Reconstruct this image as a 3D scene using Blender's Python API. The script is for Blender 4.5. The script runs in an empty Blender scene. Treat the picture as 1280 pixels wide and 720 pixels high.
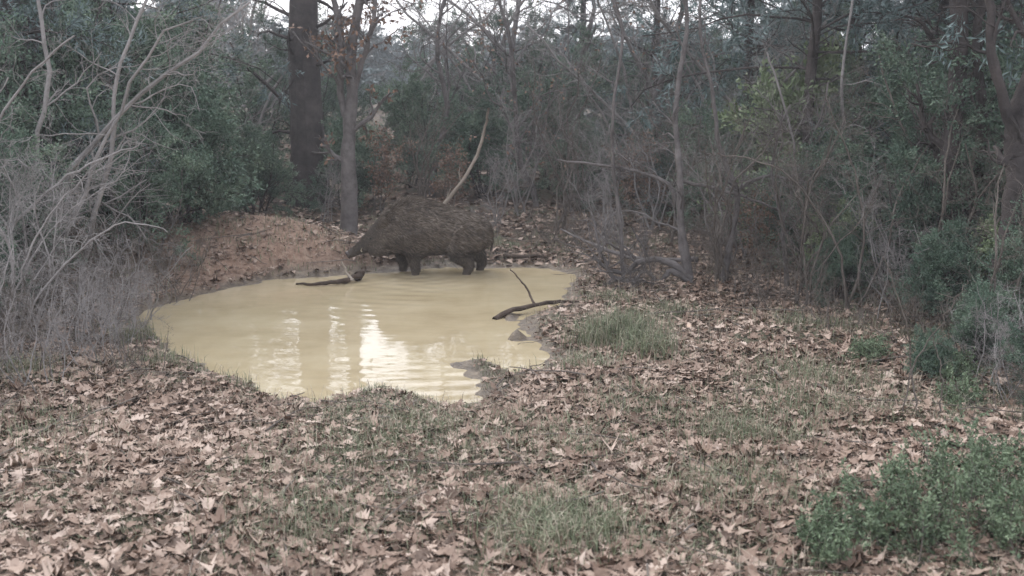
import bpy, math, numpy as np
from mathutils import Vector
rng=np.random.default_rng(7)
scene=bpy.context.scene
# ------------------------------------------------------------------ helpers
class Builder:
    def __init__(s): s.v=[];s.f=[];s.n=0
    def add(s,verts,faces,mat=0):
        verts=np.asarray(verts,float).reshape(-1,3);faces=np.asarray(faces,int)
        if len(verts)==0 or len(faces)==0: return
        s.v.append(verts);s.f.append((faces+s.n,mat));s.n+=len(verts)
    def mesh(s,name,mats,smooth=True):
        me=bpy.data.meshes.new(name)
        V=np.concatenate(s.v);me.vertices.add(len(V));me.vertices.foreach_set('co',V.astype(np.float32).ravel())
        li=np.concatenate([f.ravel() for f,m in s.f])
        lt=np.concatenate([np.full(len(f),f.shape[1]) for f,m in s.f])
        mi=np.concatenate([np.full(len(f),m) for f,m in s.f])
        ls=np.concatenate([[0],np.cumsum(lt)[:-1]])
        me.loops.add(len(li));me.loops.foreach_set('vertex_index',li.astype(np.int32))
        me.polygons.add(len(lt));me.polygons.foreach_set('loop_start',ls.astype(np.int32))
        me.polygons.foreach_set('material_index',mi.astype(np.int32))
        me.polygons.foreach_set('use_smooth',np.full(len(lt),smooth))
        for m in mats: me.materials.append(m)
        me.update(calc_edges=True)
        return me
    def obj(s,name,mats,smooth=True,loc=(0,0,0)):
        o=bpy.data.objects.new(name,s.mesh(name,mats,smooth));scene.collection.objects.link(o);o.location=loc
        return o
def norm(a): return a/np.maximum(np.linalg.norm(a,axis=-1,keepdims=True),1e-9)
def tubes(B,P,R,sides=5,mat=0):
    P=np.asarray(P,float);R=np.asarray(R,float)
    N,n,_=P.shape
    T=norm(np.gradient(P,axis=1))
    ref=np.where(np.abs(T.mean(1)[:,2:3])>.8,np.array([[1.,0.13,0]]),np.array([[0.1,0,1.]]))[:,None,:]
    U=norm(np.cross(T,np.broadcast_to(ref,T.shape)));W=np.cross(T,U)
    a=np.arange(sides)/sides*2*math.pi
    ring=P[:,:,None,:]+R[:,:,None,None]*(np.cos(a)[None,None,:,None]*U[:,:,None,:]+np.sin(a)[None,None,:,None]*W[:,:,None,:])
    idx=np.arange(N*n*sides).reshape(N,n,sides)
    q=np.stack([idx[:,:-1],np.roll(idx,-1,2)[:,:-1],np.roll(idx,-1,2)[:,1:],idx[:,1:]],-1).reshape(-1,4)
    B.add(ring,q,mat)
def resample(pts,n):
    pts=np.asarray(pts,float);m=len(pts)
    t=np.linspace(0,m-1,n);out=[]
    for s in t:
        i=min(int(s),m-2);u=s-i
        p0=pts[max(i-1,0)];p1=pts[i];p2=pts[i+1];p3=pts[min(i+2,m-1)]
        out.append(.5*((2*p1)+(-p0+p2)*u+(2*p0-5*p1+4*p2-p3)*u*u+(-p0+3*p1-3*p2+p3)*u**3))
    return np.array(out)
def grow(P,R,k,L,ang=(.5,1.1),n=5,rf=.55,up=.05,wob=.25,t0=.2,t1=1.,tip=.35,lt=.5,rmin=.002):
    """children of every path; k per parent"""
    N,m,_=P.shape;K=N*k
    pi=np.repeat(np.arange(N),k);t=rng.uniform(t0,t1,K)
    f=t*(m-1);i=np.minimum(f.astype(int),m-2);u=(f-i)[:,None]
    S=P[pi,i]*(1-u)+P[pi,i+1]*u;r=R[pi,i]*(1-u[:,0])+R[pi,i+1]*u[:,0]
    T=norm(P[pi,i+1]-P[pi,i])
    q=norm(np.cross(T,rng.normal(size=(K,3))));a=rng.uniform(*ang,K)[:,None]
    d=norm(T*np.cos(a)+q*np.sin(a))
    Ls=rng.uniform(*L,K)*(1-lt*t)
    C=np.zeros((K,n,3));C[:,0]=S
    for j in range(1,n):
        d=norm(d+rng.normal(size=(K,3))*wob+np.array([0,0,up]));C[:,j]=C[:,j-1]+d*(Ls/(n-1))[:,None]
    r0=np.maximum(r*rf,rmin);RR=np.maximum(r0[:,None]*np.linspace(1,tip,n)[None],rmin*.6)
    return C,RR
def leaves(B,pts,D,L,W,mat,coh=.5):
    K=len(pts);a=norm(D*coh+norm(rng.normal(size=(K,3)))*(1-coh)+1e-4)
    b=norm(np.cross(a,rng.normal(size=(K,3))))
    l=rng.uniform(*L,K)[:,None];w=rng.uniform(*W,K)[:,None]
    V=np.stack([pts,pts+a*l*.45+b*w,pts+a*l,pts+a*l*.5-b*w],1)
    B.add(V,np.arange(K*4).reshape(K,4),mat)
def along(P,k,spread,t0=0.2):
    N,m,_=P.shape;pi=np.repeat(np.arange(N),k);f=rng.uniform(t0,1,N*k)*(m-1);i=np.minimum(f.astype(int),m-2);u=(f-i)[:,None]
    return P[pi,i]*(1-u)+P[pi,i+1]*u+rng.normal(size=(N*k,3))*spread, norm(P[pi,i+1]-P[pi,i])
def snoise(x,y,sc,seed):
    r=np.random.default_rng(seed);o=0
    for k in range(6):
        a=r.uniform(0,6.28);f=sc*r.uniform(.6,1.8);o=o+np.sin((x*math.cos(a)+y*math.sin(a))*f+r.uniform(0,6.28))
    return o/6*1.6
def sm(t): t=np.clip(t,0,1);return t*t*(3-2*t)
# ------------------------------------------------------------------ materials
def mat(name):
    m=bpy.data.materials.new(name);m.use_nodes=True;return m,m.node_tree,m.node_tree.nodes['Principled BSDF']
def ramp(nt,stops):
    r=nt.nodes.new('ShaderNodeValToRGB');e=r.color_ramp.elements
    while len(e)<len(stops): e.new(.5)
    for el,(p,c) in zip(e,stops): el.position=p;el.color=(*c,1)
    return r
def noise(nt,scale,detail=4,rough=.55,coord='Object'):
    tc=nt.nodes.new('ShaderNodeTexCoord');n=nt.nodes.new('ShaderNodeTexNoise');n.inputs['Scale'].default_value=scale
    n.inputs['Detail'].default_value=detail;n.inputs['Roughness'].default_value=rough;nt.links.new(tc.outputs[coord],n.inputs['Vector']);return n
def math_(nt,op,a,b):
    n=nt.nodes.new('ShaderNodeMath');n.operation=op
    for i,v in enumerate((a,b)):
        if isinstance(v,(int,float)): n.inputs[i].default_value=v
        else: nt.links.new(v,n.inputs[i])
    return n.outputs[0]
def mixc(nt,f,a,b,bt='MIX'):
    n=nt.nodes.new('ShaderNodeMix');n.data_type='RGBA';n.blend_type=bt
    for s,v in ((n.inputs[0],f),(n.inputs[6],a),(n.inputs[7],b)):
        if isinstance(v,(int,float)): s.default_value=v
        elif isinstance(v,tuple): s.default_value=(*v,1)
        else: nt.links.new(v,s)
    return n.outputs[2]
def island_mat(name,stops,rough=.75,nscale=1.3,nw=.5,trans=0):
    m,nt,b=mat(name);g=nt.nodes.new('ShaderNodeNewGeometry');n=noise(nt,nscale,2)
    oi=nt.nodes.new('ShaderNodeObjectInfo')
    v=math_(nt,'MULTIPLY',g.outputs['Random Per Island'],1-nw)
    nn=math_(nt,'MULTIPLY',math_(nt,'SUBTRACT',math_(nt,'MULTIPLY',n.outputs['Fac'],2.2),.6),nw)
    v=math_(nt,'ADD',v,nn)
    v=math_(nt,'ADD',v,math_(nt,'MULTIPLY',math_(nt,'SUBTRACT',oi.outputs['Random'],.5),.2 if nw>0.2 else 0.0))
    r=ramp(nt,stops);nt.links.new(v,r.inputs[0]);nt.links.new(r.outputs[0],b.inputs['Base Color'])
    b.inputs['Roughness'].default_value=rough;b.inputs['Specular IOR Level'].default_value=.3
    return m
def bark(name,c1,c2,sc=6):
    m,nt,b=mat(name);n=noise(nt,sc,6,.7);r=ramp(nt,[(.3,c1),(.7,c2)]);nt.links.new(n.outputs['Fac'],r.inputs[0])
    n2=noise(nt,sc*6,4,.7);bp=nt.nodes.new('ShaderNodeBump');bp.inputs['Strength'].default_value=.8;bp.inputs['Distance'].default_value=.02
    nt.links.new(n2.outputs['Fac'],bp.inputs['Height']);nt.links.new(bp.outputs[0],b.inputs['Normal'])
    nt.links.new(r.outputs[0],b.inputs['Base Color']);b.inputs['Roughness'].default_value=.9;b.inputs['Specular IOR Level'].default_value=.2;return m
M_litter=island_mat('dead_oak_leaves',[(0,(.05,.032,.023)),(.25,(.145,.095,.068)),(.5,(.245,.172,.13)),(.8,(.38,.29,.232)),(.95,(.49,.395,.33)),(1,(.50,.25,.08))],.6,.7,.16)
M_grass=island_mat('grass_blades',[(0,(.075,.092,.05)),(.45,(.13,.158,.09)),(.75,(.21,.232,.145)),(1,(.36,.34,.24))],.6,1.2,.3)
M_drygrass=island_mat('dry_grass_blades',[(0,(.17,.145,.10)),(.5,(.28,.24,.18)),(1,(.44,.39,.31))],.6,1.2,.3)
M_ever=island_mat('juniper_foliage',[(0,(.035,.06,.045)),(.4,(.08,.13,.092)),(.75,(.15,.21,.145)),(1,(.25,.31,.22))],.65,1.4,.6)
M_light=island_mat('laurel_foliage',[(0,(.09,.13,.06)),(.5,(.19,.25,.13)),(1,(.33,.38,.24))],.55,1.4,.5)
M_pine=island_mat('pine_needles',[(0,(.05,.08,.078)),(.4,(.11,.16,.155)),(.8,(.19,.245,.24)),(1,(.28,.33,.33))],.65,1.1,.6)
M_farhaze=island_mat('haze_tinted_foliage',[(0,(.12,.155,.155)),(.4,(.19,.23,.23)),(.8,(.26,.30,.30)),(1,(.33,.36,.37))],.8,1.0,.6)  # distance haze painted in: leaf colour made paler and bluer
M_rust=island_mat('withered_leaves',[(0,(.10,.06,.04)),(.5,(.21,.13,.09)),(1,(.34,.23,.17))],.7,1.2,.3)
M_fern=island_mat('green_undergrowth',[(0,(.05,.08,.045)),(.4,(.11,.155,.09)),(.8,(.19,.25,.15)),(1,(.30,.35,.24))],.55,3,.45)
M_bark=bark('grey_bark',(.075,.068,.065),(.21,.193,.187))
M_barkd=bark('dark_bark',(.025,.022,.022),(.09,.077,.072),4)
M_twig=bark('pale_twig_bark',(.16,.15,.142),(.35,.33,.32),3)
M_twigb=bark('brown_twig_bark',(.07,.058,.05),(.19,.168,.147),3)
M_wet=bark('wet_dark_wood',(.03,.022,.018),(.12,.09,.07),8)
M_pale=bark('stripped_pale_wood',(.24,.20,.16),(.42,.37,.31),8)
# ------------------------------------------------------------------ terrain
pond=np.array([(-3.25,8.95),(-3.1,9.6),(-2.82,10.27),(-2.5,10.83),(-2.03,10.98),(-1.71,11.12),(-1.22,11.4),(-.71,11.6),(-.18,11.62),(.35,11.5),(.66,11.08),(.58,10.2),(.48,9.5),(.12,9.05),(.08,8.5),(.2,8.08),(.25,7.56),(.2,7.2),(.0,7.1),(-.17,7.34),(-.40,7.32),(-.24,6.83),(-.23,6.40),(-.35,6.24),(-.62,6.45),(-.85,6.7),(-1.04,6.5),(-1.24,6.38),(-1.55,6.5),(-1.8,6.85),(-2.05,7.05),(-2.42,7.5),(-2.85,8.15)])
def sdist(x,y):
    x=np.asarray(x,float);y=np.asarray(y,float);d=np.full(x.shape,1e9);ins=np.zeros(x.shape,bool)
    for i in range(len(pond)):
        a=pond[i];b=pond[(i+1)%len(pond)];e=b-a
        t=np.clip(((x-a[0])*e[0]+(y-a[1])*e[1])/(e@e),0,1)
        d=np.minimum(d,np.hypot(x-a[0]-t*e[0],y-a[1]-t*e[1]))
        c=((a[1]>y)!=(b[1]>y))&(x<(b[0]-a[0])*(y-a[1])/(b[1]-a[1]+1e-12)+a[0]);ins^=c
    return np.where(ins,-d,d)+snoise(x,y,7,3)*.06+snoise(x,y,24,4)*.035
def height(x,y,sd=None):
    x=np.asarray(x,float);y=np.asarray(y,float)
    if sd is None: sd=sdist(x,y)
    z=np.where(sd<0,-.32*sm(-sd/.9)-.01*np.minimum(-sd*20,1),.03*sm(sd/.18)+.04*sm(sd/.8))
    o=sm(sd/.7)
    z=z+o*(.045*snoise(x,y,1.4,11)+.025*snoise(x,y,5,12)+.01)+sm(sd/.2)*.010*snoise(x,y,17,13)
    bl=np.exp(-((x+3.1)/1.5)**2-((y-12.1)/1.15)**2)          # earth bank behind-left
    z=z+.40*bl*sm(sd/.5)
    z=z+sm((y-11.6)/14)*1.0*sm(sd/2)+sm((-x-2.8)/4)*.35*sm(sd/1.5)*sm((y-4)/4)
    z=z+sm((x-2.6)/4)*.25*sm((y-4)/4)
    for mx,my,rx,ry,h in [(-.30,7.30,.14,.10,.035),(-.02,8.95,.08,.15,.05),(-.12,7.75,.12,.06,.085),(-.45,7.65,.07,.05,.06),(.02,8.1,.10,.07,.09),(-.25,7.05,.06,.05,.03)]:
        z=z+h*np.exp(-((x-mx)/rx)**2-((y-my)/ry)**2)*(1+.6*snoise(x,y,34,8))
    return z
def cat(*a): return np.unique(np.round(np.concatenate(a),4))
xs=cat(-np.geomspace(6,500,40),np.arange(-6,-4.2,.12),np.arange(-4.2,2.2,.04),np.arange(2.2,6,.1),np.geomspace(6,500,40))
ys=cat(-np.geomspace(1,500,20),np.arange(-1,3.5,.3),np.arange(3.5,12.8,.04),np.arange(12.8,18,.12),np.geomspace(18,700,50))
X,Y=np.meshgrid(xs,ys);SD=sdist(X,Y);Z=height(X,Y,SD)
B=Builder();nx,ny=len(xs),len(ys);idx=np.arange(nx*ny).reshape(ny,nx)
B.add(np.stack([X,Y,Z],-1),np.stack([idx[:-1,:-1],idx[:-1,1:],idx[1:,1:],idx[1:,:-1]],-1).reshape(-1,4))
mg,nt,b=mat('forest_soil')
n1=noise(nt,1.6,6,.6);n2=noise(nt,14,6,.7)
r1=ramp(nt,[(.3,(.06,.045,.034)),(.5,(.13,.095,.07)),(.62,(.10,.105,.065)),(.75,(.18,.14,.11))]);nt.links.new(n1.outputs['Fac'],r1.inputs[0])
r2=ramp(nt,[(.3,(.45,.45,.45)),(.7,(1.3,1.25,1.2))]);nt.links.new(n2.outputs['Fac'],r2.inputs[0])
c=mixc(nt,1.0,r1.outputs[0],r2.outputs[0],'MULTIPLY')
at=nt.nodes.new('ShaderNodeAttribute');at.attribute_name='wet'
at2=nt.nodes.new('ShaderNodeAttribute');at2.attribute_name='clay'
rc=ramp(nt,[(.3,(.14,.083,.055)),(.5,(.25,.165,.118)),(.7,(.36,.265,.20))]);nt.links.new(n2.outputs['Fac'],rc.inputs[0])
c=mixc(nt,at2.outputs['Fac'],c,rc.outputs[0])
rw=ramp(nt,[(.35,(.06,.045,.032)),(.65,(.18,.14,.095))]);nt.links.new(n2.outputs['Fac'],rw.inputs[0])
c=mixc(nt,at.outputs['Fac'],c,rw.outputs[0])
nt.links.new(c,b.inputs['Base Color'])
nt.links.new(math_(nt,'SUBTRACT',.95,math_(nt,'MULTIPLY',at.outputs['Fac'],.5)),b.inputs['Roughness'])
bp=nt.nodes.new('ShaderNodeBump');bp.inputs['Strength'].default_value=.9;bp.inputs['Distance'].default_value=.03
nt.links.new(n2.outputs['Fac'],bp.inputs['Height']);nt.links.new(bp.outputs[0],b.inputs['Normal'])
g=B.obj('ground',[mg])
wa=g.data.attributes.new('wet','FLOAT','POINT');wa.data.foreach_set('value',(1-sm((SD-.05)/(.25+.12*snoise(X,Y,4,91)))).ravel().astype(np.float32))
def clayf(X,Y): return np.clip(1.5*np.exp(-((X+2.9)/1.1)**2-((Y-11.6)/1.1)**2)+.8*np.exp(-((X+3.4)/.5)**2-((Y-9.8)/1.)**2),0,1)
ca=g.data.attributes.new('clay','FLOAT','POINT');ca.data.foreach_set('value',clayf(X,Y).ravel().astype(np.float32))
# ------------------------------------------------------------------ pond water
wx=np.arange(-3.7,1.1,.025);wy=np.arange(6.0,12.0,.025);X,Y=np.meshgrid(wx,wy)
d1=np.hypot(X+.25,Y-11.9);d2=np.hypot(X+1.6,Y-11.2)
patch=sm(snoise(X,Y,1.6,31)*.9+.35)*np.exp(-((X+.75)/.7)**2)
Zw=.0019*np.sin(d1*30+snoise(X,Y,2.2,32)*3.2)*patch+.0006*np.sin(d2*19+snoise(X,Y,3,36)*2)*sm(snoise(X,Y,1.3,35)+.2)
Zw+=.0014*np.sin(np.hypot(X+1.75,Y-11.2)*34)*np.exp(-(np.hypot(X+1.75,Y-11.2)/.8)**2)+.0012*np.sin(np.hypot(X+1.05,Y-11.1)*32)*np.exp(-(np.hypot(X+1.05,Y-11.1)/.9)**2)
Zw+=.0007*snoise(X,Y*1.6,5,33)+.0006*snoise(X,Y*1.5,14,34)+.0003*snoise(X,Y*2,33,37)
B=Builder();idx=np.arange(X.size).reshape(X.shape)
B.add(np.stack([X,Y,Zw],-1),np.stack([idx[:-1,:-1],idx[:-1,1:],idx[1:,1:],idx[1:,:-1]],-1).reshape(-1,4))
mw,nt,b=mat('muddy_water');n=noise(nt,1.3,6,.65);r=ramp(nt,[(.3,(.36,.295,.18)),(.5,(.43,.36,.228)),(.7,(.49,.42,.28))]);nt.links.new(n.outputs['Fac'],r.inputs[0])
nt.links.new(r.outputs[0],b.inputs['Base Color']);b.inputs['Roughness'].default_value=.05;b.inputs['IOR'].default_value=1.5
B.obj('pond_water',[mw])
# ------------------------------------------------------------------ leaf litter
def litter(B,N,x0,x1,y0,y1,L,mask,lift=.03,full=True,tilt=.2,m=0):
    x=rng.uniform(x0,x1,N);y=rng.uniform(y0,y1,N);sd=sdist(x,y);k=mask(x,y,sd);x,y,sd=x[k],y[k],sd[k];K=len(x)
    z=height(x,y,sd)+rng.uniform(.004,lift,K)
    if full:
        T=np.array([-.22,0,.10,.19,.28,.42,.50,.63,.72,.86,1.]);Wd=np.array([.012,.03,.09,.30,.16,.42,.20,.36,.17,.19,.0]);sw=np.array([0,0,0,.05,0,.08,0,.08,0,.03,0])
    else:
        T=np.array([0,.25,.4,.65,1.]);Wd=np.array([.03,.3,.2,.34,0]);sw=np.zeros(5)
    n=len(T);l=rng.uniform(*L,K);ar=rng.uniform(.6,1.1,K)
    u=np.stack([T+sw,T,T+sw],1)[None]*l[:,None,None];asym=rng.uniform(.6,1.25,(K,n))
    v=np.stack([-Wd,0*Wd,Wd],1)[None]*(l*ar)[:,None,None];v[:,:,0]*=asym;v[:,:,2]*=asym[:,::-1]
    cu=rng.normal(-.1,.9,K)[:,None,None];cv=rng.normal(.25,.85,K)[:,None,None];ll=l[:,None,None]
    w=cu*(u-.5*ll)**2/ll*.6+cv*v**2/ll*1.0+rng.normal(0,.03,u.shape)*ll
    curl=(rng.random(K)<.14)[:,None,None];w=np.where(curl,w+np.abs(v)**1.5/ll**.5*1.2,w)
    nrm=norm(np.stack([rng.normal(0,tilt,K),rng.normal(0,tilt,K),np.ones(K)],1))
    a=rng.uniform(0,6.283,K);a0=np.stack([np.cos(a),np.sin(a),0*a],1);a0=norm(a0-nrm*(a0*nrm).sum(1,keepdims=True));b0=np.cross(nrm,a0)
    V=np.stack([x,y,z],1)[:,None,None,:]+(u-.5*ll)[...,None]*a0[:,None,None]+v[...,None]*b0[:,None,None]+w[...,None]*nrm[:,None,None]
    idx=np.arange(K*n*3).reshape(K,n,3)
    q=np.stack([idx[:,:-1,:-1],idx[:,1:,:-1],idx[:,1:,1:],idx[:,:-1,1:]],-1).reshape(-1,4)
    B.add(V,q,m)
def gr(x,y): return snoise(x,y,1.9,51)*.8+snoise(x,y,6.5,52)*.4+.5*np.exp(-((x+.3)/1.2)**2-((y-5.7)/.5)**2)          # grassy patches
B=Builder()
def mk(x,y,sd):
    p=np.clip(1.05-.8*sm(gr(x,y)*1.2+.06),.15,1)*(1-.72*clayf(x,y))*(.6+.4*sm(snoise(x,y,3.2,66)+.6));edge=.10+.2*sm(snoise(x,y,3,61)+.3)
    return (sd>.04)&(rng.uniform(0,1,len(x))<p)&((sd>edge)|(rng.uniform(0,1,len(x))<.15))
litter(B,27000,-3.9,3.6,3.2,7.4,(.05,.12),mk,.035)
litter(B,20000,-6,6,7.2,11,(.05,.11),mk,.035)
litter(B,15000,-8,8,11,16,(.08,.13),mk,.04,False)
litter(B,8000,-14,14,16,28,(.14,.22),mk,.05,False)
litter(B,150,-3.2,.6,6.3,11.5,(.03,.08),lambda x,y,sd:(sd<-.03)&(sd>-.35),.008,True,.04)
litter(B,34000,-3.9,3.6,3.2,7.6,(.012,.045),lambda x,y,sd:(sd>.04)&(rng.random(len(x))<.25+sd*2),.035,False,.5)
litter(B,16000,-5,5,7.6,12.5,(.02,.05),lambda x,y,sd:(sd>.04)&(rng.random(len(x))<.25+sd*2),.03,False,.5)
B.obj('leaf_litter',[M_litter])
# ------------------------------------------------------------------ grass
def blades(B,x,y,H,W,mat_,lean=.45):
    K=len(x);sd=sdist(x,y);k=sd>.05;x,y=x[k],y[k];K=len(x);z=height(x,y)-.005
    h=rng.uniform(*H,K);a=rng.uniform(0,6.283,K);d=np.stack([np.cos(a),np.sin(a),0*a],1);s=np.stack([-np.sin(a),np.cos(a),0*a],1)
    w=rng.uniform(*W,K)[:,None];ln=np.abs(rng.normal(lean,.3,K))[:,None];p=np.stack([x,y,z],1);hh=h[:,None];zz=np.array([[0,0,1.]])
    m1=p+zz*hh*.55+d*hh*ln*.25;m2=p+zz*hh*.9/(1+ln*.5)+d*hh*ln*.9
    V=np.stack([p-s*w,p+s*w,m1+s*w*.8,m1-s*w*.8,m2],1);i=np.arange(K*5).reshape(K,5)
    B.add(V,i[:,[0,1,2,3]],mat_);B.add(V,i[:,[3,2,4]],mat_)
B=Builder()
tf=[(.80,7.7,.34,1500,.28),(.95,7.2,.25,600,.22),(-.73,5.85,.6,1200,.10),(-.35,5.6,.5,1000,.10),(.2,4.1,.35,2200,.14),(-.9,4.2,.4,900,.12),(1.27,5.5,.35,900,.15),(.75,6.0,.45,800,.12),(-.95,6.6,.22,400,.09),(-.6,6.35,.2,250,.09),(-1.7,6.75,.25,250,.12),(1.35,8.8,.3,400,.14),(2.0,6.7,.5,900,.16),(-1.0,5.0,.5,700,.10),(.3,5.3,.4,700,.11),(-2.6,5.6,.45,500,.13),(-3.2,6.6,.3,400,.18),(1.0,4.6,.4,700,.15),(.5,6.9,.25,400,.15),(-2.4,7.1,.25,250,.16),(-2.9,7.9,.25,300,.2),(.9,9.4,.25,300,.15),(1.7,5.9,.4,700,.13),(2.4,8.2,.4,500,.14)]
for (tx,ty,s,k,h) in tf:
    k2=int(k*.28);blades(B,rng.normal(tx,s*.5,k),rng.normal(ty,s*.5,k),(h*.35,h*1.15),(.0013,.0028),0)
    blades(B,rng.normal(tx,s*.5,k2),rng.normal(ty,s*.5,k2),(h*.35,h*1.25),(.0013,.0028),1)
def gp(N,x0,x1,y0,y1,th):
    x=rng.uniform(x0,x1,N);y=rng.uniform(y0,y1,N);k=(gr(x,y)+snoise(x,y,8,77)*.5+rng.normal(0,.25,N))>th;return x[k],y[k]
x,y=gp(90000,-3.9,3.6,3.3,8,.16);blades(B,x,y,(.02,.075),(.0011,.0025),0,.8)
x,y=gp(24000,-6,6,8,15,.2);blades(B,x,y,(.04,.12),(.0025,.0045),0,.6)
x,y=gp(22000,-4,4,3.3,12,-.3);blades(B,x,y,(.04,.2),(.0009,.002),1,.8)
B.obj('grass',[M_grass,M_drygrass],False)
# ------------------------------------------------------------------ sticks on the ground
B=Builder();K=700;x=rng.uniform(-5,5,K);y=rng.uniform(3.6,14,K);k=sdist(x,y)>.12;x=x[k];y=y[k];K=len(x)
a=rng.uniform(0,6.28,K);L=rng.uniform(.12,.8,K)**1.3;P=np.zeros((K,6,3))
for j in range(6):
    P[:,j,0]=x;P[:,j,1]=y;a+=rng.normal(0,.22,K);x=x+np.cos(a)*L/5;y=y+np.sin(a)*L/5
P[:,:,2]=height(P[:,:,0],P[:,:,1])+.03+rng.uniform(0,.03,(K,1))
R=rng.uniform(.002,.007,K)[:,None]*np.linspace(1,.5,6)[None];tubes(B,P,R,5,0);B.obj('scattered_twigs',[M_twigb])
# ------------------------------------------------------------------ plant prototypes
def base_stems(k,H,lean,r,n=8,wob=.12,spread=.15,up=.15):
    a=rng.uniform(0,6.28,k);d=norm(np.stack([np.cos(a)*lean,np.sin(a)*lean,np.ones(k)],1)*1.)
    P=np.zeros((k,n,3));P[:,0,:2]=rng.normal(0,spread,(k,2));P[:,0,2]=-.08
    h=rng.uniform(*H,k)
    for j in range(1,n):
        d=norm(d+rng.normal(size=(k,3))*wob+np.array([0,0,up]));P[:,j]=P[:,j-1]+d*(h/(n-1))[:,None]
    R=rng.uniform(*r,k)[:,None]*np.linspace(1,.3,n)[None];return P,R
def juniper(name,H,nst,lm,k3=50,L=(.035,.07),W=(.007,.014),k1=13,bm=None):
    B=Builder();P,R=base_stems(nst,(H*.75,H),.35,(.015,.03));tubes(B,P,R,6,0)
    P1,R1=grow(P,R,k1,(.5*H**.5,.85*H**.5),(.5,1.2),6,.5,.03,.2,.04,1,lt=.55);tubes(B,P1,R1,4,0)
    P2,R2=grow(P1,R1,7,(.25,.5),(.4,1.0),4,.5,.06,.25,.2,1,lt=.3);tubes(B,P2,R2,3,0)
    pts,D=along(P2,k3,.03);leaves(B,pts,D,L,W,1,.55);pts,D=along(P1,k3,.05,.5);leaves(B,pts,D,L,W,1,.5)
    return B.mesh(name,[bm or M_barkd,lm],False)
def pine(name,H,r,lm,cb=.25,bl=(1.3,2.4),nb=46,k=40,droop=.03):
    B=Builder();n=12;P=np.zeros((1,n,3));t=np.linspace(0,1,n)
    P[0,:,2]=t*H-.1;P[0,:,0]=.25*t**1.3*H*.12+rng.normal(0,.03,n);P[0,:,1]=rng.normal(0,.03,n);P[0,0,:2]=0
    R=(r*(1-.75*t)+.35*r*np.exp(-t*30))[None];tubes(B,P,R,12,0)
    P1,R1=grow(P,R,nb,bl,(1.1,1.6),8,.28,droop,.12,cb,1,lt=.55);tubes(B,P1,R1,5,0)
    P2,R2=grow(P1,R1,9,(.35,.8),(.5,1.0),5,.5,droop,.2,.25,1,lt=.3);tubes(B,P2,R2,3,0)
    pts,D=along(P2,k,.03,.3);leaves(B,pts,D,(.06,.12),(.005,.011),1,.45)
    Pd,Rd=grow(P,R,14,(.5,1.6),(1.0,1.6),6,.16,-.02,.2,.08,.5,lt=.2);tubes(B,Pd,Rd,4,0)
    Pe,Re=grow(Pd,Rd,4,(.2,.6),(.5,1.1),4,.5,0,.3,.2,1);tubes(B,Pe,Re,3,0)
    return B.mesh(name,[M_barkd,lm],False)
def bare(name,H,nst,r,bm,leafm=None,nleaf=0,lean=.2,dens=(9,6,5),spread=.12,fine=1.,wob=.2):
    B=Builder();P,R=base_stems(nst,(H*.75,H),lean,r,12,wob,spread);tubes(B,P,R,7,0)
    P1,R1=grow(P,R,dens[0],(H*.22,H*.4),(.4,1.1),8,.42,.05,.28,.12,1,lt=.55,rmin=.003*fine);tubes(B,P1,R1,5,0)
    P2,R2=grow(P1,R1,dens[1],(H*.1,H*.2),(.4,1.1),6,.5,.03,.3,.15,1,lt=.4,rmin=.0022*fine);tubes(B,P2,R2,4,0)
    P3,R3=grow(P2,R2,dens[2],(H*.035,H*.09),(.4,1.1),4,.6,.03,.25,.15,1,lt=.3,rmin=.0016*fine);tubes(B,P3,R3,3,0)
    if leafm:
        q=P3[rng.random(len(P3))<nleaf];pts,D=along(q,3,.03);leaves(B,pts,D-np.array([0,0,.6]),(.05,.09),(.012,.025),1,.3)
    return B.mesh(name,[bm]+([leafm] if leafm else []),False)
def hz(x,y): return float(height(np.array([x]),np.array([y]))[0])
def place(name,me,x,y,s=1,rz=None,sz=None,tilt=(0,0),parent=None,dz=0):
    o=bpy.data.objects.new(name,me);scene.collection.objects.link(o);o.location=(x,y,hz(x,y)+dz)
    o.scale=(s,s,sz or s);o.rotation_euler=(tilt[0],tilt[1],rng.uniform(0,6.28) if rz is None else rz)
    if parent: o.parent=parent
    return o
J=[juniper('juniper_mesh_a',2.6,6,M_ever),juniper('juniper_mesh_b',3.4,5,M_ever),juniper('juniper_mesh_c',2.0,7,M_ever),
   juniper('sparse_juniper_mesh',3.0,5,M_ever,34,k1=11,bm=M_bark)]
JL=juniper('laurel_mesh',2.4,6,M_light,22,(.05,.09),(.012,.024))
JF=[juniper('distant_shrub_mesh_a',4.4,7,M_farhaze,26,(.08,.15),(.02,.04)),juniper('distant_shrub_mesh_b',5.4,6,M_farhaze,26,(.08,.15),(.02,.04))]
PN=[pine('pine_mesh_a',9,.28,M_pine,.75,(1.0,1.8),22,34),pine('pine_mesh_b',6.0,.11,M_pine,.18,(1.1,2.2),44,44),pine('pine_mesh_c',6.2,.085,M_pine,.33,(1.6,3.0),36,48,-.02)]
BT=[bare('bare_tree_mesh_a',5.5,1,(.05,.06),M_bark,lean=.15,dens=(17,7,4)),bare('bare_tree_mesh_b',4.6,2,(.03,.045),M_twig,dens=(12,7,4)),bare('bare_tree_mesh_c',6.,1,(.06,.075),M_bark,M_rust,.3,.15,(17,7,4))]
BS=[bare('bare_shrub_mesh_a',2.4,6,(.012,.02),M_twig,lean=.5,dens=(7,6,4)),bare('bare_shrub_mesh_b',3.2,5,(.018,.028),M_twigb,lean=.4,dens=(8,6,4))]
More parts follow.
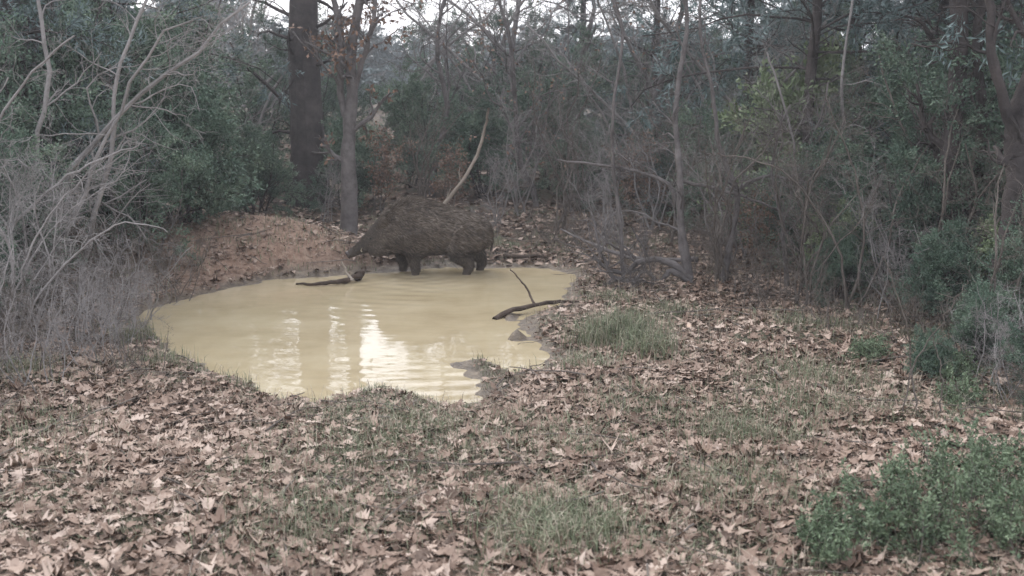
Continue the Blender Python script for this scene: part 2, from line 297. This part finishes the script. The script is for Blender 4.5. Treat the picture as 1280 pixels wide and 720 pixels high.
TH=[bare('thicket_mesh_a',1.25,12,(.006,.012),M_twigb,lean=1.0,dens=(6,5,3),spread=.25,fine=.8),bare('thicket_mesh_b',1.5,10,(.006,.012),M_twig,lean=.9,dens=(6,5,3),spread=.25,fine=.9)]
RS=bare('oak_scrub_mesh',2.2,5,(.012,.02),M_twigb,M_rust,.55,.4,(7,6,4))
# left side
for x,y,s,k in [(-4.4,12.2,1.0,0),(-3.75,11.9,.82,2),(-5.2,11.0,.95,1),(-6.3,13.5,1.2,1),(-4.9,14.0,1.1,1),(-6.9,10.4,1.0,0),(-4.9,9.6,.8,3),(-5.6,9.3,.9,0),(-7.5,15.5,1.3,1),(-4.15,8.0,.42,2),(-4.3,9.0,.5,3),(-3.9,10.5,.55,3),(-3.9,7.2,.3,2),(-4.2,11.3,.75,3),(-4.6,8.4,.6,0)]: place('juniper_shrub',J[k],x,y,s)
place('pine_tree',PN[1],-6.2,12.3,1.,1.);place('pine_tree',PN[1],-5.0,10.9,.8,3.);place('pine_tree',PN[2],-4.9,12.6,.95,.4)
for x,y,s,k in [(-4.25,9.4,.8,1),(-5.2,11.6,1,0),(-4.6,10.4,.8,1)]: place('bare_tree',BT[k],x,y,s)
for x,y,s,k in [(-3.5,8.0,.7,0),(-3.9,8.7,.8,0),(-3.3,9.7,.5,0),(-3.1,7.1,.55,1),(-3.7,9.9,.7,0),(-3.0,7.6,.5,1),(-3.45,10.6,.5,0),(-2.7,6.9,.4,1),(-3.4,8.7,.6,1),(-3.6,7.2,.6,0),(-3.3,6.7,.6,0),(-3.15,8.3,.5,1),(-2.95,6.3,.5,1),(-3.1,5.8,.45,0),(-2.55,6.75,.3,0)]: place('twig_thicket',TH[k],x,y,s)
for x,y,s in [(-5.5,10.3,.9),(-4.0,8.6,.7),(-3.7,7.5,.6),(-3.5,6.6,.5)]: place('bare_shrub',BS[0],x,y,s)
# far bank, centre
place('pine_tree',PN[0],-3.12,16.0,1.,0.0)
place('pine_tree',PN[1],2.3,16.8,.8,2.2);place('pine_tree',PN[1],1.3,20.5,.85,.7)
for x,y,s,k in [(-1.2,16.2,1.,0),(.1,17.5,1,1),(1.1,18,1.15,0),(2.35,17,1.1,1),(.3,15.6,.75,2),(3.5,15.5,1.,1),(4.9,18,1.,0),(2.0,15.2,.8,1),(-4.4,16,.9,1),(-.6,18.5,1.1,2),(1.7,16.4,.95,2),(-2.3,18,1.,1),(3.0,13.6,.8,1),(.7,19.5,1.2,1)]: place('bare_tree',BT[k],x,y,s)
for x,y,s,k in [(-1.6,17.0,.72,0),(-.5,16.4,.78,2),(.7,17.0,.8,0),(-2.4,15.6,.62,2),(1.8,18,.88,0),(-4.1,16.6,.75,1),(3.0,17.5,.95,0),(4.6,17,.95,1),(-3.4,19,.75,1),(0.2,20,.85,1),(-1.2,19.5,.8,1),(1.1,15.8,.58,2),(2.4,14.9,.7,2),(-3.6,14.8,.6,2)]: place('juniper_shrub',J[k],x,y,s)
for x,y,s,k in [(-.2,14,.5,0),(.6,13.6,.55,1),(1.4,13.9,.7,0),(2.0,12.8,.7,1),(-1.2,14.6,.6,1),(2.7,13.6,.8,0),(1.0,15,.8,1),(-2.6,14.5,.45,0),(3.3,12.5,.8,1),(1.1,12.6,.45,0),(.1,14.9,.8,0),(1.9,13.9,.8,0)]: place('bare_shrub',BS[k],x,y,s)
for x,y,s in [(-.9,14.9,.5),(1.9,14.5,.6),(-2.0,15.2,.6),(2.7,10.9,.4)]: place('oak_scrub',RS,x,y,s)
for x,y,s,k in [(.75,12.2,.5,0),(1.3,11.6,.5,1),(.3,12.9,.5,0),(2.2,11.3,.6,0),(1.3,9.9,.4,0),(2.3,9.6,.5,0),(-.4,13.2,.4,1),(1.6,11.0,.5,0)]: place('twig_thicket',TH[k],x,y,s)
# right side
place('pine_tree',PN[1],4.6,11.0,1.,2.0);place('pine_tree',PN[1],5.0,12.4,1.1,4.);place('pine_tree',PN[1],3.2,14.2,.85,3.1);place('pine_tree',PN[1],6.3,13,1.1,5.);place('pine_tree',PN[1],4.1,12.8,.95,1.3)
place('pine_tree',PN[2],3.35,11.7,.95,2.6);place('pine_tree',PN[2],4.6,9.4,.95,1.0)
place('laurel_shrub',JL,3.4,12.2,.95);place('laurel_shrub',JL,4.3,13.6,1.0);place('laurel_shrub',JL,3.95,8.1,.36);place('laurel_shrub',JL,3.2,9.9,.35)
for x,y,s,k in [(3.55,9.4,.55,0),(4.3,9.7,.8,3),(5.2,10.8,.9,1),(3.9,11.4,.85,0),(5.9,12.2,1.1,1),(4.35,8.3,.6,0),(3.1,11.4,.5,2),(6.5,10,1,1),(5.4,14,1.1,1),(3.45,8.2,.38,2),(3.75,7.4,.42,2),(2.6,12.4,.6,3),(4.7,9.0,.8,3),(3.2,7.0,.28,2),(3.2,10.5,.5,3),(3.9,8.9,.6,3),(2.95,9.3,.3,2),(4.2,7.5,.5,0),(3.25,6.2,.25,2),(2.75,6.7,.16,2)]: place('juniper_shrub',J[k],x,y,s)
for x,y,s,k in [(3.0,10.6,.5,0),(5,9,.8,1),(3.7,10.5,.75,1),(4.4,9.2,.7,0),(2.6,9.9,.45,0)]: place('bare_tree',BT[k],x,y,s)
for x,y,s,k in [(2.8,9.4,.5,0),(3.2,8.2,.5,0),(3.4,7.2,.5,0),(2.6,8.3,.45,0),(3.1,6.2,.45,1),(3.0,7.6,.45,0),(3.4,8.7,.6,1),(2.1,10.5,.6,0),(2.85,5.6,.4,0),(3.3,6.7,.5,1),(2.2,9.1,.35,0)]: place('twig_thicket',TH[k],x,y,s)
for x,y,s,k in [(2.9,9.9,.6,1),(3.6,9.8,.8,1),(2.45,11.3,.7,0),(3.6,8.7,.6,1),(2.1,10.2,.6,1),(3.3,9.0,.6,0),(3.4,7.3,.5,1),(2.6,9.2,.45,1)]: place('bare_shrub',BS[k],x,y,s)
# distant wood
bf=bpy.data.objects.new('background_forest',None);scene.collection.objects.link(bf)
for i in range(72):
    y=rng.uniform(21,50);x=rng.uniform(-1,1)*(5+y*.6);k=rng.random();mid=-.26<x/y<.24
    Ht=(1.9+y*rng.uniform(.03,.07)-1.0) if mid else (1.9+y*rng.uniform(.08,.14)-1)
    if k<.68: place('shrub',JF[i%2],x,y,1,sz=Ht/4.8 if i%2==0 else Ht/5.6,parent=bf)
    else: place('bare_crown',BT[i%3],x,y,rng.uniform(.8,1.2),parent=bf)
for i in range(36):
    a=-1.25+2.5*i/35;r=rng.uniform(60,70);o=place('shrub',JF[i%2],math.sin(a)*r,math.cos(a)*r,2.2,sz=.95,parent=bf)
# ------------------------------------------------------------------ individual stems
def stem_obj(name,stems,origin,mats,sub=(5,4,3),H=1.,leafm=None,nleaf=0,dy=.12,sides=9,rmin=.0025):
    B=Builder();x0,y0=origin;z0=hz(x0,y0)
    for pts,r0,r1 in stems:
        p=np.array([(a,(q[0] if q else 0),b) for a,b,*q in pts],float);p[:,1]+=rng.normal(0,dy,len(p))*np.linspace(0,1,len(p));n=22
        P=resample(p,n);P+=rng.normal(0,.006,P.shape);P=P[None];R=(np.linspace(r0,r1,n)*(1+rng.normal(0,.05,n)))[None];tubes(B,P,R,sides,0)
        if sub:
            P1,R1=grow(P,R,sub[0],(.4*H,1.1*H),(.4,1.2),7,.45,.03,.28,.25,1,rmin=rmin);tubes(B,P1,R1,5,0)
            P2,R2=grow(P1,R1,sub[1],(.15*H,.5*H),(.4,1.1),5,.55,.03,.3,.15,1,rmin=rmin*.8);tubes(B,P2,R2,4,0)
            P3,R3=grow(P2,R2,sub[2],(.08*H,.2*H),(.4,1.1),4,.6,.02,.3,.15,1,rmin=rmin*.6);tubes(B,P3,R3,3,0)
            if leafm:
                q=P3[rng.random(len(P3))<nleaf];pt,D=along(q,3,.02);leaves(B,pt,D-np.array([0,0,.6]),(.05,.09),(.012,.025),1,.3)
    return B.obj(name,mats+([leafm] if leafm else []),True,(x0,y0,z0))
stem_obj('young_oak_tree',[([(0,-.1),(.02,.5),(.03,1.0),(.08,1.6),(.12,2.3),(.3,3.2),(.35,4.6)],.115,.03),([(.05,1.3),(-.05,1.7),(-.02,2.3),(-.2,3.2),(-.25,4.2)],.05,.02),([(.08,1.6),(.25,2.1),(.4,2.6),(.45,3.6)],.04,.015)],(-1.98,12.6),[M_bark],(8,6,4),1.,M_rust,.34)
stem_obj('leaning_dead_branch',[([(0,-.05),(.25,.2),(.62,.62),(.82,.95),(.95,1.35),(1.0,1.6)],.028,.016)],(-1.3,13.6),[M_pale],(2,2,2),.4)
stem_obj('dead_shrub',[
 ([(0,-.06),(-.09,.35),(-.13,.74),(-.29,1.0),(-.72,1.12),(-1.34,1.2)],.036,.009),
 ([(.02,-.06),(-.1,.5),(-.15,1.12),(-.19,1.67),(-.1,2.4),(-.13,2.9),(-.2,3.6)],.04,.011),
 ([(.3,-.06),(.4,.5),(.42,.9),(.22,1.36),(.14,1.9),(0,2.5),(.1,3.4)],.035,.010),
 ([(-.65,-.05),(-.69,.5),(-.77,1.05),(-.8,1.7),(-.73,2.4),(-.88,2.85),(-.9,3.5)],.022,.008),
 ([(0,.05),(-.25,.22),(-.5,.20),(-.62,.1),(-.8,.12),(-.97,.28)],.04,.014),
 ([(-.45,0),(-.73,.03),(-.88,.28),(-.97,.66)],.034,.008),
 ([(-.15,1.0),(.3,.9),(.77,.74),(1.5,.35)],.02,.006),
 ([(.42,.9),(.8,1.05),(1.3,.75),(1.7,.2)],.02,.006),
 ([(0,.0),(-.2,.12),(-.3,-.0),(-.45,.10),(-.6,.02)],.035,.012)],(1.76,10.2),[M_bark],(9,6,4),.85)
stem_obj('leaning_tree',[([(0,-.1),(.06,.5),(.12,1.0),(.1,1.6),(.3,2.3),(.55,3.2),(.7,4.5)],.11,.05),([(.1,1.4),(-.15,2.0),(-.2,2.6),(-.4,3.4)],.045,.02)],(3.68,7.9),[M_barkd],(8,6,4),1.)
stem_obj('dark_trunk_tree',[([(0,-.1),(.04,.6),(-.02,1.3),(.05,2.0),(.0,3.0),(.1,4.5)],.10,.06),([(.25,-.1),(.22,.7),(.28,1.5),(.2,2.3),(.35,3.6)],.06,.035)],(3.75,9.1),[M_barkd],(8,6,4),1.)
stem_obj('grey_sapling',[([(0,-.1),(.05,.6),(-.1,1.2),(.1,1.9),(0,2.8),(.2,3.6)],.03,.012),([(.2,-.1),(.35,.6),(.6,1.3),(.7,2.0),(1.1,2.9)],.03,.012),([(-.2,-.1),(-.35,.7),(-.7,1.3),(-.9,2.1)],.025,.01)],(-4.15,9.4),[M_twig],(9,6,4),.9)
stem_obj('grey_sapling',[([(0,-.1),(.0,.6),(.15,1.3),(.1,2.1),(.3,3.2)],.025,.010),([(-.1,0),(-.3,.6),(-.3,1.3),(-.6,2.2)],.02,.01)],(3.2,10.8),[M_twig],(8,6,4),.9)
stem_obj('grey_sapling',[([(0,-.1),(.2,.5),(.5,.9),(.9,1.2),(1.35,1.35)],.018,.006),([(0,-.1),(-.1,.6),(.1,1.2),(.5,1.8),(1.0,2.2)],.018,.006)],(-4.3,8.3),[M_twig],(9,6,4),.7)
stem_obj('grey_sapling',[([(0,-.05),(.15,.4),(.45,.75),(.8,.95),(1.1,.9)],.010,.003),([(0,-.05),(.05,.5),(.3,1.0),(.7,1.4)],.010,.003),([(-.1,-.05),(.0,.7),(-.1,1.3),(.2,1.9)],.012,.004)],(-3.4,7.0),[M_twig],(8,5,4),.5)
stem_obj('grey_sapling',[([(0,-.05),(-.1,.5),(-.35,.95),(-.7,1.25),(-1.15,1.35)],.014,.004),([(0,-.05),(.1,.6),(.0,1.2),(-.3,1.8)],.014,.004),([(.05,-.05),(.3,.5),(.4,1.0),(.7,1.5)],.012,.004)],(2.9,8.9),[M_twigb],(9,6,4),.6)
stem_obj('dead_stalk',[([(0,-.05),(-.05,.3),(-.16,.62),(-.30,.95)],.006,.002),([(.1,-.05),(.12,.25),(.02,.55)],.005,.002),([(-.1,-.05),(-.05,.3),(.1,.6),(.2,.8)],.005,.002)],(2.3,5.7),[M_twigb],(4,3,2),.22,rmin=.0014)
# fallen wood by the pond
def fb(name,stems,m):
    B=Builder()
    for pts,r0,r1 in stems:
        P=resample(pts,16);P+=rng.normal(0,.004,P.shape);tubes(B,P[None],(np.linspace(r0,r1,16)*(1+rng.normal(0,.08,16)))[None],9,0)
    return B.obj(name,[m])
fb('fallen_branch',[([(-1.60,10.75,.05),(-1.75,10.55,.035),(-1.98,10.45,.02),(-2.2,10.55,.01)],.032,.010),([(-1.60,10.75,.05),(-1.56,10.8,.09),(-1.55,10.88,.13)],.045,.015)],M_wet)
fb('stripped_branch',[([(-1.64,10.62,.03),(-1.69,10.64,.09),(-1.72,10.66,.15),(-1.76,10.68,.22)],.017,.009)],M_pale)
fb('fallen_branch',[([(-.15,8.85,.0),(.0,9.0,.05),(.22,9.22,.06),(.45,9.4,.05),(.62,9.42,.04)],.026,.014),([(.2,9.2,.06),(.12,9.35,.2),(-.02,9.45,.34)],.012,.005)],M_wet)
fb('fallen_branch',[([(-.1,11.95,.08),(.2,11.8,.1),(.5,11.9,.08)],.03,.012)],M_wet)
fb('fallen_branch',[([(1.9,10.6,.25),(1.3,10.9,.22),(.9,11.3,.3),(.55,11.7,.42)],.03,.01),([(1.3,10.9,.22),(1.0,10.7,.4),(.8,10.8,.62)],.018,.006)],M_bark)
# ------------------------------------------------------------------ green undergrowth lower right
def fern(x,y,s,name='green_undergrowth'):
    B=Builder();P,R=base_stems(16,(.22*s,.48*s),.9,(.003,.005),7,.12,.13*s);tubes(B,P,R,4,0)
    P1,R1=grow(P,R,9,(.08,.2),(.5,1.),5,.6,.1,.15,.1,1,lt=.4,rmin=.0012);tubes(B,P1,R1,3,0)
    pt,D=along(P1,26,.006,.05);leaves(B,pt,D,(.012,.028),(.003,.006),1,.45)
    B.obj(name,[M_twigb,M_fern],False,(x,y,hz(x,y)))
for x,y,s in [(1.5,4.1,.7),(1.8,4.3,.9),(2.1,4.55,.9),(1.75,3.95,.8),(2.25,4.2,1.),(2.0,4.0,.9),(1.3,3.95,.5),(2.45,4.7,.8)]: fern(x,y,s)
for x,y,s in [(2.55,7.2,.5),(2.7,6.1,.4),(-3.4,6.3,.5),(3.0,5.6,.5),(2.9,6.7,.6)]: fern(x,y,s)
# ------------------------------------------------------------------ wild boar (faces -X)
B=Builder()
def loft(rings,seg=20):
    V=[];n=len(rings)
    for (x,z,ry,rz,tilt) in rings:
        a=np.arange(seg)/seg*2*math.pi;up=np.sin(a)*rz;s=np.cos(a)*ry*(1-.18*np.sin(a))
        V.append(np.stack([x-up*math.sin(tilt),s,z+up*math.cos(tilt)],1))
    V.append(np.array([[rings[0][0],0,rings[0][1]]]));V.append(np.array([[rings[-1][0],0,rings[-1][1]]]))
    V=np.concatenate(V);i=np.arange(n*seg).reshape(n,seg);j=np.roll(i,-1,1);s=B.n;B.v.append(V)
    B.f.append((np.stack([i[:-1],j[:-1],j[1:],i[1:]],-1).reshape(-1,4)+s,0))
    B.f.append((np.stack([j[0],i[0],np.full(seg,n*seg)],-1)+s,0));B.f.append((np.stack([i[-1],j[-1],np.full(seg,n*seg+1)],-1)+s,0));B.n+=len(V)
# x, centre z, half width, half height, tilt
body=[(.755,.39,.03,.04,-.1),(.735,.39,.08,.10,-.1),(.68,.395,.13,.155,-.1),(.59,.405,.17,.20,-.05),(.46,.42,.195,.232,0),(.30,.44,.215,.255,0),(.12,.458,.23,.277,0),(-.03,.472,.235,.30,0),(-.14,.475,.225,.302,.05),(-.25,.455,.20,.265,.15),(-.34,.42,.168,.222,.26),(-.42,.385,.138,.182,.36),(-.49,.355,.112,.146,.44),(-.55,.325,.09,.114,.5),(-.61,.290,.068,.084,.52),(-.67,.258,.053,.064,.52),(-.73,.226,.045,.052,.52),(-.795,.192,.041,.044,.5)]
loft(body,24)
def limb(pts):
    p=np.array(pts,float);q=resample(p,14);n=len(q);T=norm(np.gradient(q[:,:3],axis=0));ref=np.array([0,1,0.]);V=[]
    a=np.arange(12)/12*2*math.pi
    for i in range(n):
        u=norm(np.cross(T[i],ref));w=np.cross(T[i],u);V.append(q[i,:3]+q[i,3]*(np.cos(a)[:,None]*u*1.15+np.sin(a)[:,None]*w*.85))
    V.append(q[:1,:3]);V.append(q[-1:,:3]);V=np.concatenate(V);i=np.arange(n*12).reshape(n,12);j=np.roll(i,-1,1)
    s=B.n;B.v.append(V);B.f.append((np.stack([i[:-1],j[:-1],j[1:],i[1:]],-1).reshape(-1,4)+s,0))
    B.f.append((np.stack([j[0],i[0],np.full(12,n*12)],-1)+s,0));B.f.append((np.stack([i[-1],j[-1],np.full(12,n*12+1)],-1)+s,0));B.n+=len(V)
limb([(-.08,-.12,.43,.19),(-.06,-.15,.28,.13),(-.09,-.15,.16,.070),(-.07,-.145,.05,.044),(-.085,-.145,-.05,.036),(-.11,-.145,-.10,.043)])
limb([(-.12,.12,.42,.17),(-.16,.13,.27,.115),(-.22,.13,.15,.066),(-.21,.13,.04,.043),(-.23,.13,-.05,.036),(-.25,.13,-.10,.043)])
limb([(.50,-.10,.42,.19),(.42,-.14,.29,.155),(.42,-.145,.19,.098),(.505,-.145,.10,.058),(.475,-.145,.0,.040),(.46,-.145,-.06,.036),(.435,-.145,-.10,.043)])
limb([(.54,.10,.40,.17),(.54,.12,.29,.14),(.57,.13,.19,.09),(.655,.13,.10,.054),(.63,.13,.0,.040),(.615,.13,-.06,.036),(.59,.13,-.10,.043)])
for s in (-1,1):
    limb([(-.43,.075*s,.48,.042),(-.415,.11*s,.55,.052),(-.385,.14*s,.62,.042),(-.34,.15*s,.685,.010)])
    limb([(-.40,.06*s,.29,.09),(-.49,.055*s,.25,.068),(-.57,.035*s,.235,.043)])
tmp=B.obj('boar_tmp',[])
md=tmp.modifiers.new('r','REMESH');md.mode='VOXEL';md.voxel_size=.012;md.use_smooth_shade=True
ms=tmp.modifiers.new('s','SMOOTH');ms.iterations=4;ms.factor=.5
dg=bpy.context.evaluated_depsgraph_get();bm_=bpy.data.meshes.new_from_object(tmp.evaluated_get(dg))
bpy.data.objects.remove(tmp)
boar=bpy.data.objects.new('wild_boar',None);scene.collection.objects.link(boar);boar.location=(-.975,11.28,.015);boar.rotation_euler=(0,0,math.radians(4))
mb,nt,b=mat('boar_hide');n=noise(nt,5,4);r=ramp(nt,[(.3,(.045,.036,.028)),(.7,(.09,.072,.058))]);nt.links.new(n.outputs['Fac'],r.inputs[0])
nt.links.new(r.outputs[0],b.inputs['Base Color']);b.inputs['Roughness'].default_value=.85
bm_.materials.clear();bm_.materials.append(mb);bo=bpy.data.objects.new('body',bm_);scene.collection.objects.link(bo);bo.parent=boar
np_=len(bm_.polygons);cen=np.zeros(np_*3);bm_.polygons.foreach_get('center',cen);cen=cen.reshape(-1,3)
nr=np.zeros(np_*3);bm_.polygons.foreach_get('normal',nr);nr=nr.reshape(-1,3);ar=np.zeros(np_);bm_.polygons.foreach_get('area',ar)
K=52000;pi=rng.choice(np_,K,p=ar/ar.sum());c=cen[pi]+rng.normal(0,.005,(K,3));nn=nr[pi]
k=(c[:,2]>.03)&(c[:,0]>-.75);c=c[k];nn=nn[k];K=len(c)
flow=np.array([1.,0,-.5])[None]+rng.normal(0,.2,(K,3));legs=(c[:,2]<.2)[:,None]&(c[:,0]>-.33)[:,None];flow=np.where(legs,np.array([.15,0,-1.])+rng.normal(0,.2,(K,3)),flow)
clump=np.stack([snoise(c[:,0]*1.+c[:,1],c[:,2],40,s_) for s_ in (201,202,203)],1);flow=flow+clump*.3
cr=np.exp(-((c[:,1])/.07)**2)*(nn[:,2]>.5)*np.clip(1.2-np.abs(c[:,0]+.1)/.4,0,1)
flow=norm(flow-nn*(flow*nn).sum(1,keepdims=True));d=norm(flow+nn*(.22+.06*clump[:,0]+cr*.55)[:,None])
ln=(rng.uniform(.035,.085,K)*(1+cr*.45)*np.where(c[:,0]<-.42,.35,1)*np.where(c[:,2]<.2,.4,1))[:,None];sv=norm(np.cross(d,nn))*.0026
B=Builder();V=np.stack([c-sv,c+sv,c+d*ln*.6+sv*.7-nn*ln*.03,c+d*ln-nn*ln*.12,c+d*ln*.6-sv*.7-nn*ln*.03],1);i=np.arange(K*5).reshape(K,5)
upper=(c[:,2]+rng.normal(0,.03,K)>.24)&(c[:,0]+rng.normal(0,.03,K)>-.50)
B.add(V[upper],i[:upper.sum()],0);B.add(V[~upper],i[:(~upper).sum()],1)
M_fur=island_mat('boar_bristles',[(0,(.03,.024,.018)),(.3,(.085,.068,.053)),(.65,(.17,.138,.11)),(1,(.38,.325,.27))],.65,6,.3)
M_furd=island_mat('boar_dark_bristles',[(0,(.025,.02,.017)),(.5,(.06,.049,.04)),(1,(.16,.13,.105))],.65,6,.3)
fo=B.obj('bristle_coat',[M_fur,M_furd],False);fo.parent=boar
me_,nt,b=mat('boar_eye');b.inputs['Base Color'].default_value=(.01,.008,.006,1);b.inputs['Roughness'].default_value=.1
mt,nt,b=mat('boar_tusk');b.inputs['Base Color'].default_value=(.5,.45,.35,1)
mn,nt,b=mat('boar_snout');b.inputs['Base Color'].default_value=(.05,.038,.035,1);b.inputs['Roughness'].default_value=.45
def part(name,B,m): o=B.obj(name,[m]);o.parent=boar
for s,nm in ((-1,'near'),(1,'far')):
    bpy.ops.mesh.primitive_uv_sphere_add(radius=.013,segments=12,ring_count=8,location=(-.545,.084*s,.375));o=bpy.context.object;o.name='eye_'+nm;o.data.materials.append(me_);o.parent=boar
    B=Builder();tubes(B,resample([(-.645,.048*s,.232),(-.655,.062*s,.240),(-.65,.068*s,.26),(-.64,.066*s,.275)],8)[None],np.linspace(.007,.001,8)[None],7);part('tusk_'+nm,B,mt)
B=Builder();tubes(B,np.array([[(-.78,0,.200),(-.80,0,.189),(-.81,0,.183),(-.811,0,.1825)]]),np.array([[.041,.046,.043,.002]]),16);part('snout_disc',B,mn)
B=Builder();P=resample([(.735,0,.47),(.762,0,.43),(.765,-.02,.35),(.75,-.03,.26)],12)[None];tubes(B,P,np.linspace(.015,.006,12)[None],8)
pt,D=along(P,220,.006,.55);leaves(B,pt,D-np.array([0,0,1.]),(.03,.07),(.0015,.003),0,.8);part('tail',B,mb)
# ------------------------------------------------------------------ thin scatter volume, added to lift blacks and imitate camera softness
bpy.ops.mesh.primitive_cube_add(size=1,location=(0,40,6));hzo=bpy.context.object;hzo.name='added_haze';hzo.scale=(200,140,16)
mh=bpy.data.materials.new('added_haze');mh.use_nodes=True;nt=mh.node_tree;nt.nodes.remove(nt.nodes['Principled BSDF'])
vs=nt.nodes.new('ShaderNodeVolumeScatter');vs.inputs['Color'].default_value=(.94,.96,1,1);vs.inputs['Density'].default_value=.0028;vs.inputs['Anisotropy'].default_value=.2
nt.links.new(vs.outputs[0],nt.nodes['Material Output'].inputs['Volume']);hzo.data.materials.append(mh)
# ------------------------------------------------------------------ light, sky, camera
w=bpy.data.worlds.new('World');scene.world=w;w.use_nodes=True;nt=w.node_tree;bg=nt.nodes['Background']
sk=nt.nodes.new('ShaderNodeTexSky');sk.sky_type='NISHITA';sk.sun_disc=False;sk.sun_elevation=math.radians(48);sk.sun_rotation=math.radians(-35);sk.air_density=1.2;sk.dust_density=3
hs=nt.nodes.new('ShaderNodeHueSaturation');hs.inputs['Saturation'].default_value=.5;hs.inputs['Value'].default_value=2.;nt.links.new(sk.outputs[0],hs.inputs['Color'])
oc=mixc(nt,.7,hs.outputs[0],(14.0,14.1,15.4));nt.links.new(oc,bg.inputs['Color']);bg.inputs['Strength'].default_value=.15
L=bpy.data.lights.new('overcast_sun','SUN');L.energy=1.5;L.angle=math.radians(35);L.color=(1,.97,.92);lo=bpy.data.objects.new('overcast_sun',L);scene.collection.objects.link(lo)
az,el=math.radians(-35),math.radians(48);S=Vector((math.sin(az)*math.cos(el),math.cos(az)*math.cos(el),math.sin(el)));lo.rotation_euler=S.to_track_quat('Z','Y').to_euler();lo.location=(0,0,20)
cd=bpy.data.cameras.new('camera');cd.lens=36.9;cd.clip_end=2000;co=bpy.data.objects.new('camera',cd);scene.collection.objects.link(co);co.location=(0,0,1.9);co.rotation_euler=(math.radians(79.6),0,0);scene.camera=co
cd.dof.use_dof=True;cd.dof.focus_distance=8.0;cd.dof.aperture_fstop=2.8
scene.view_settings.view_transform='Standard';scene.view_settings.look='None';scene.view_settings.exposure=0
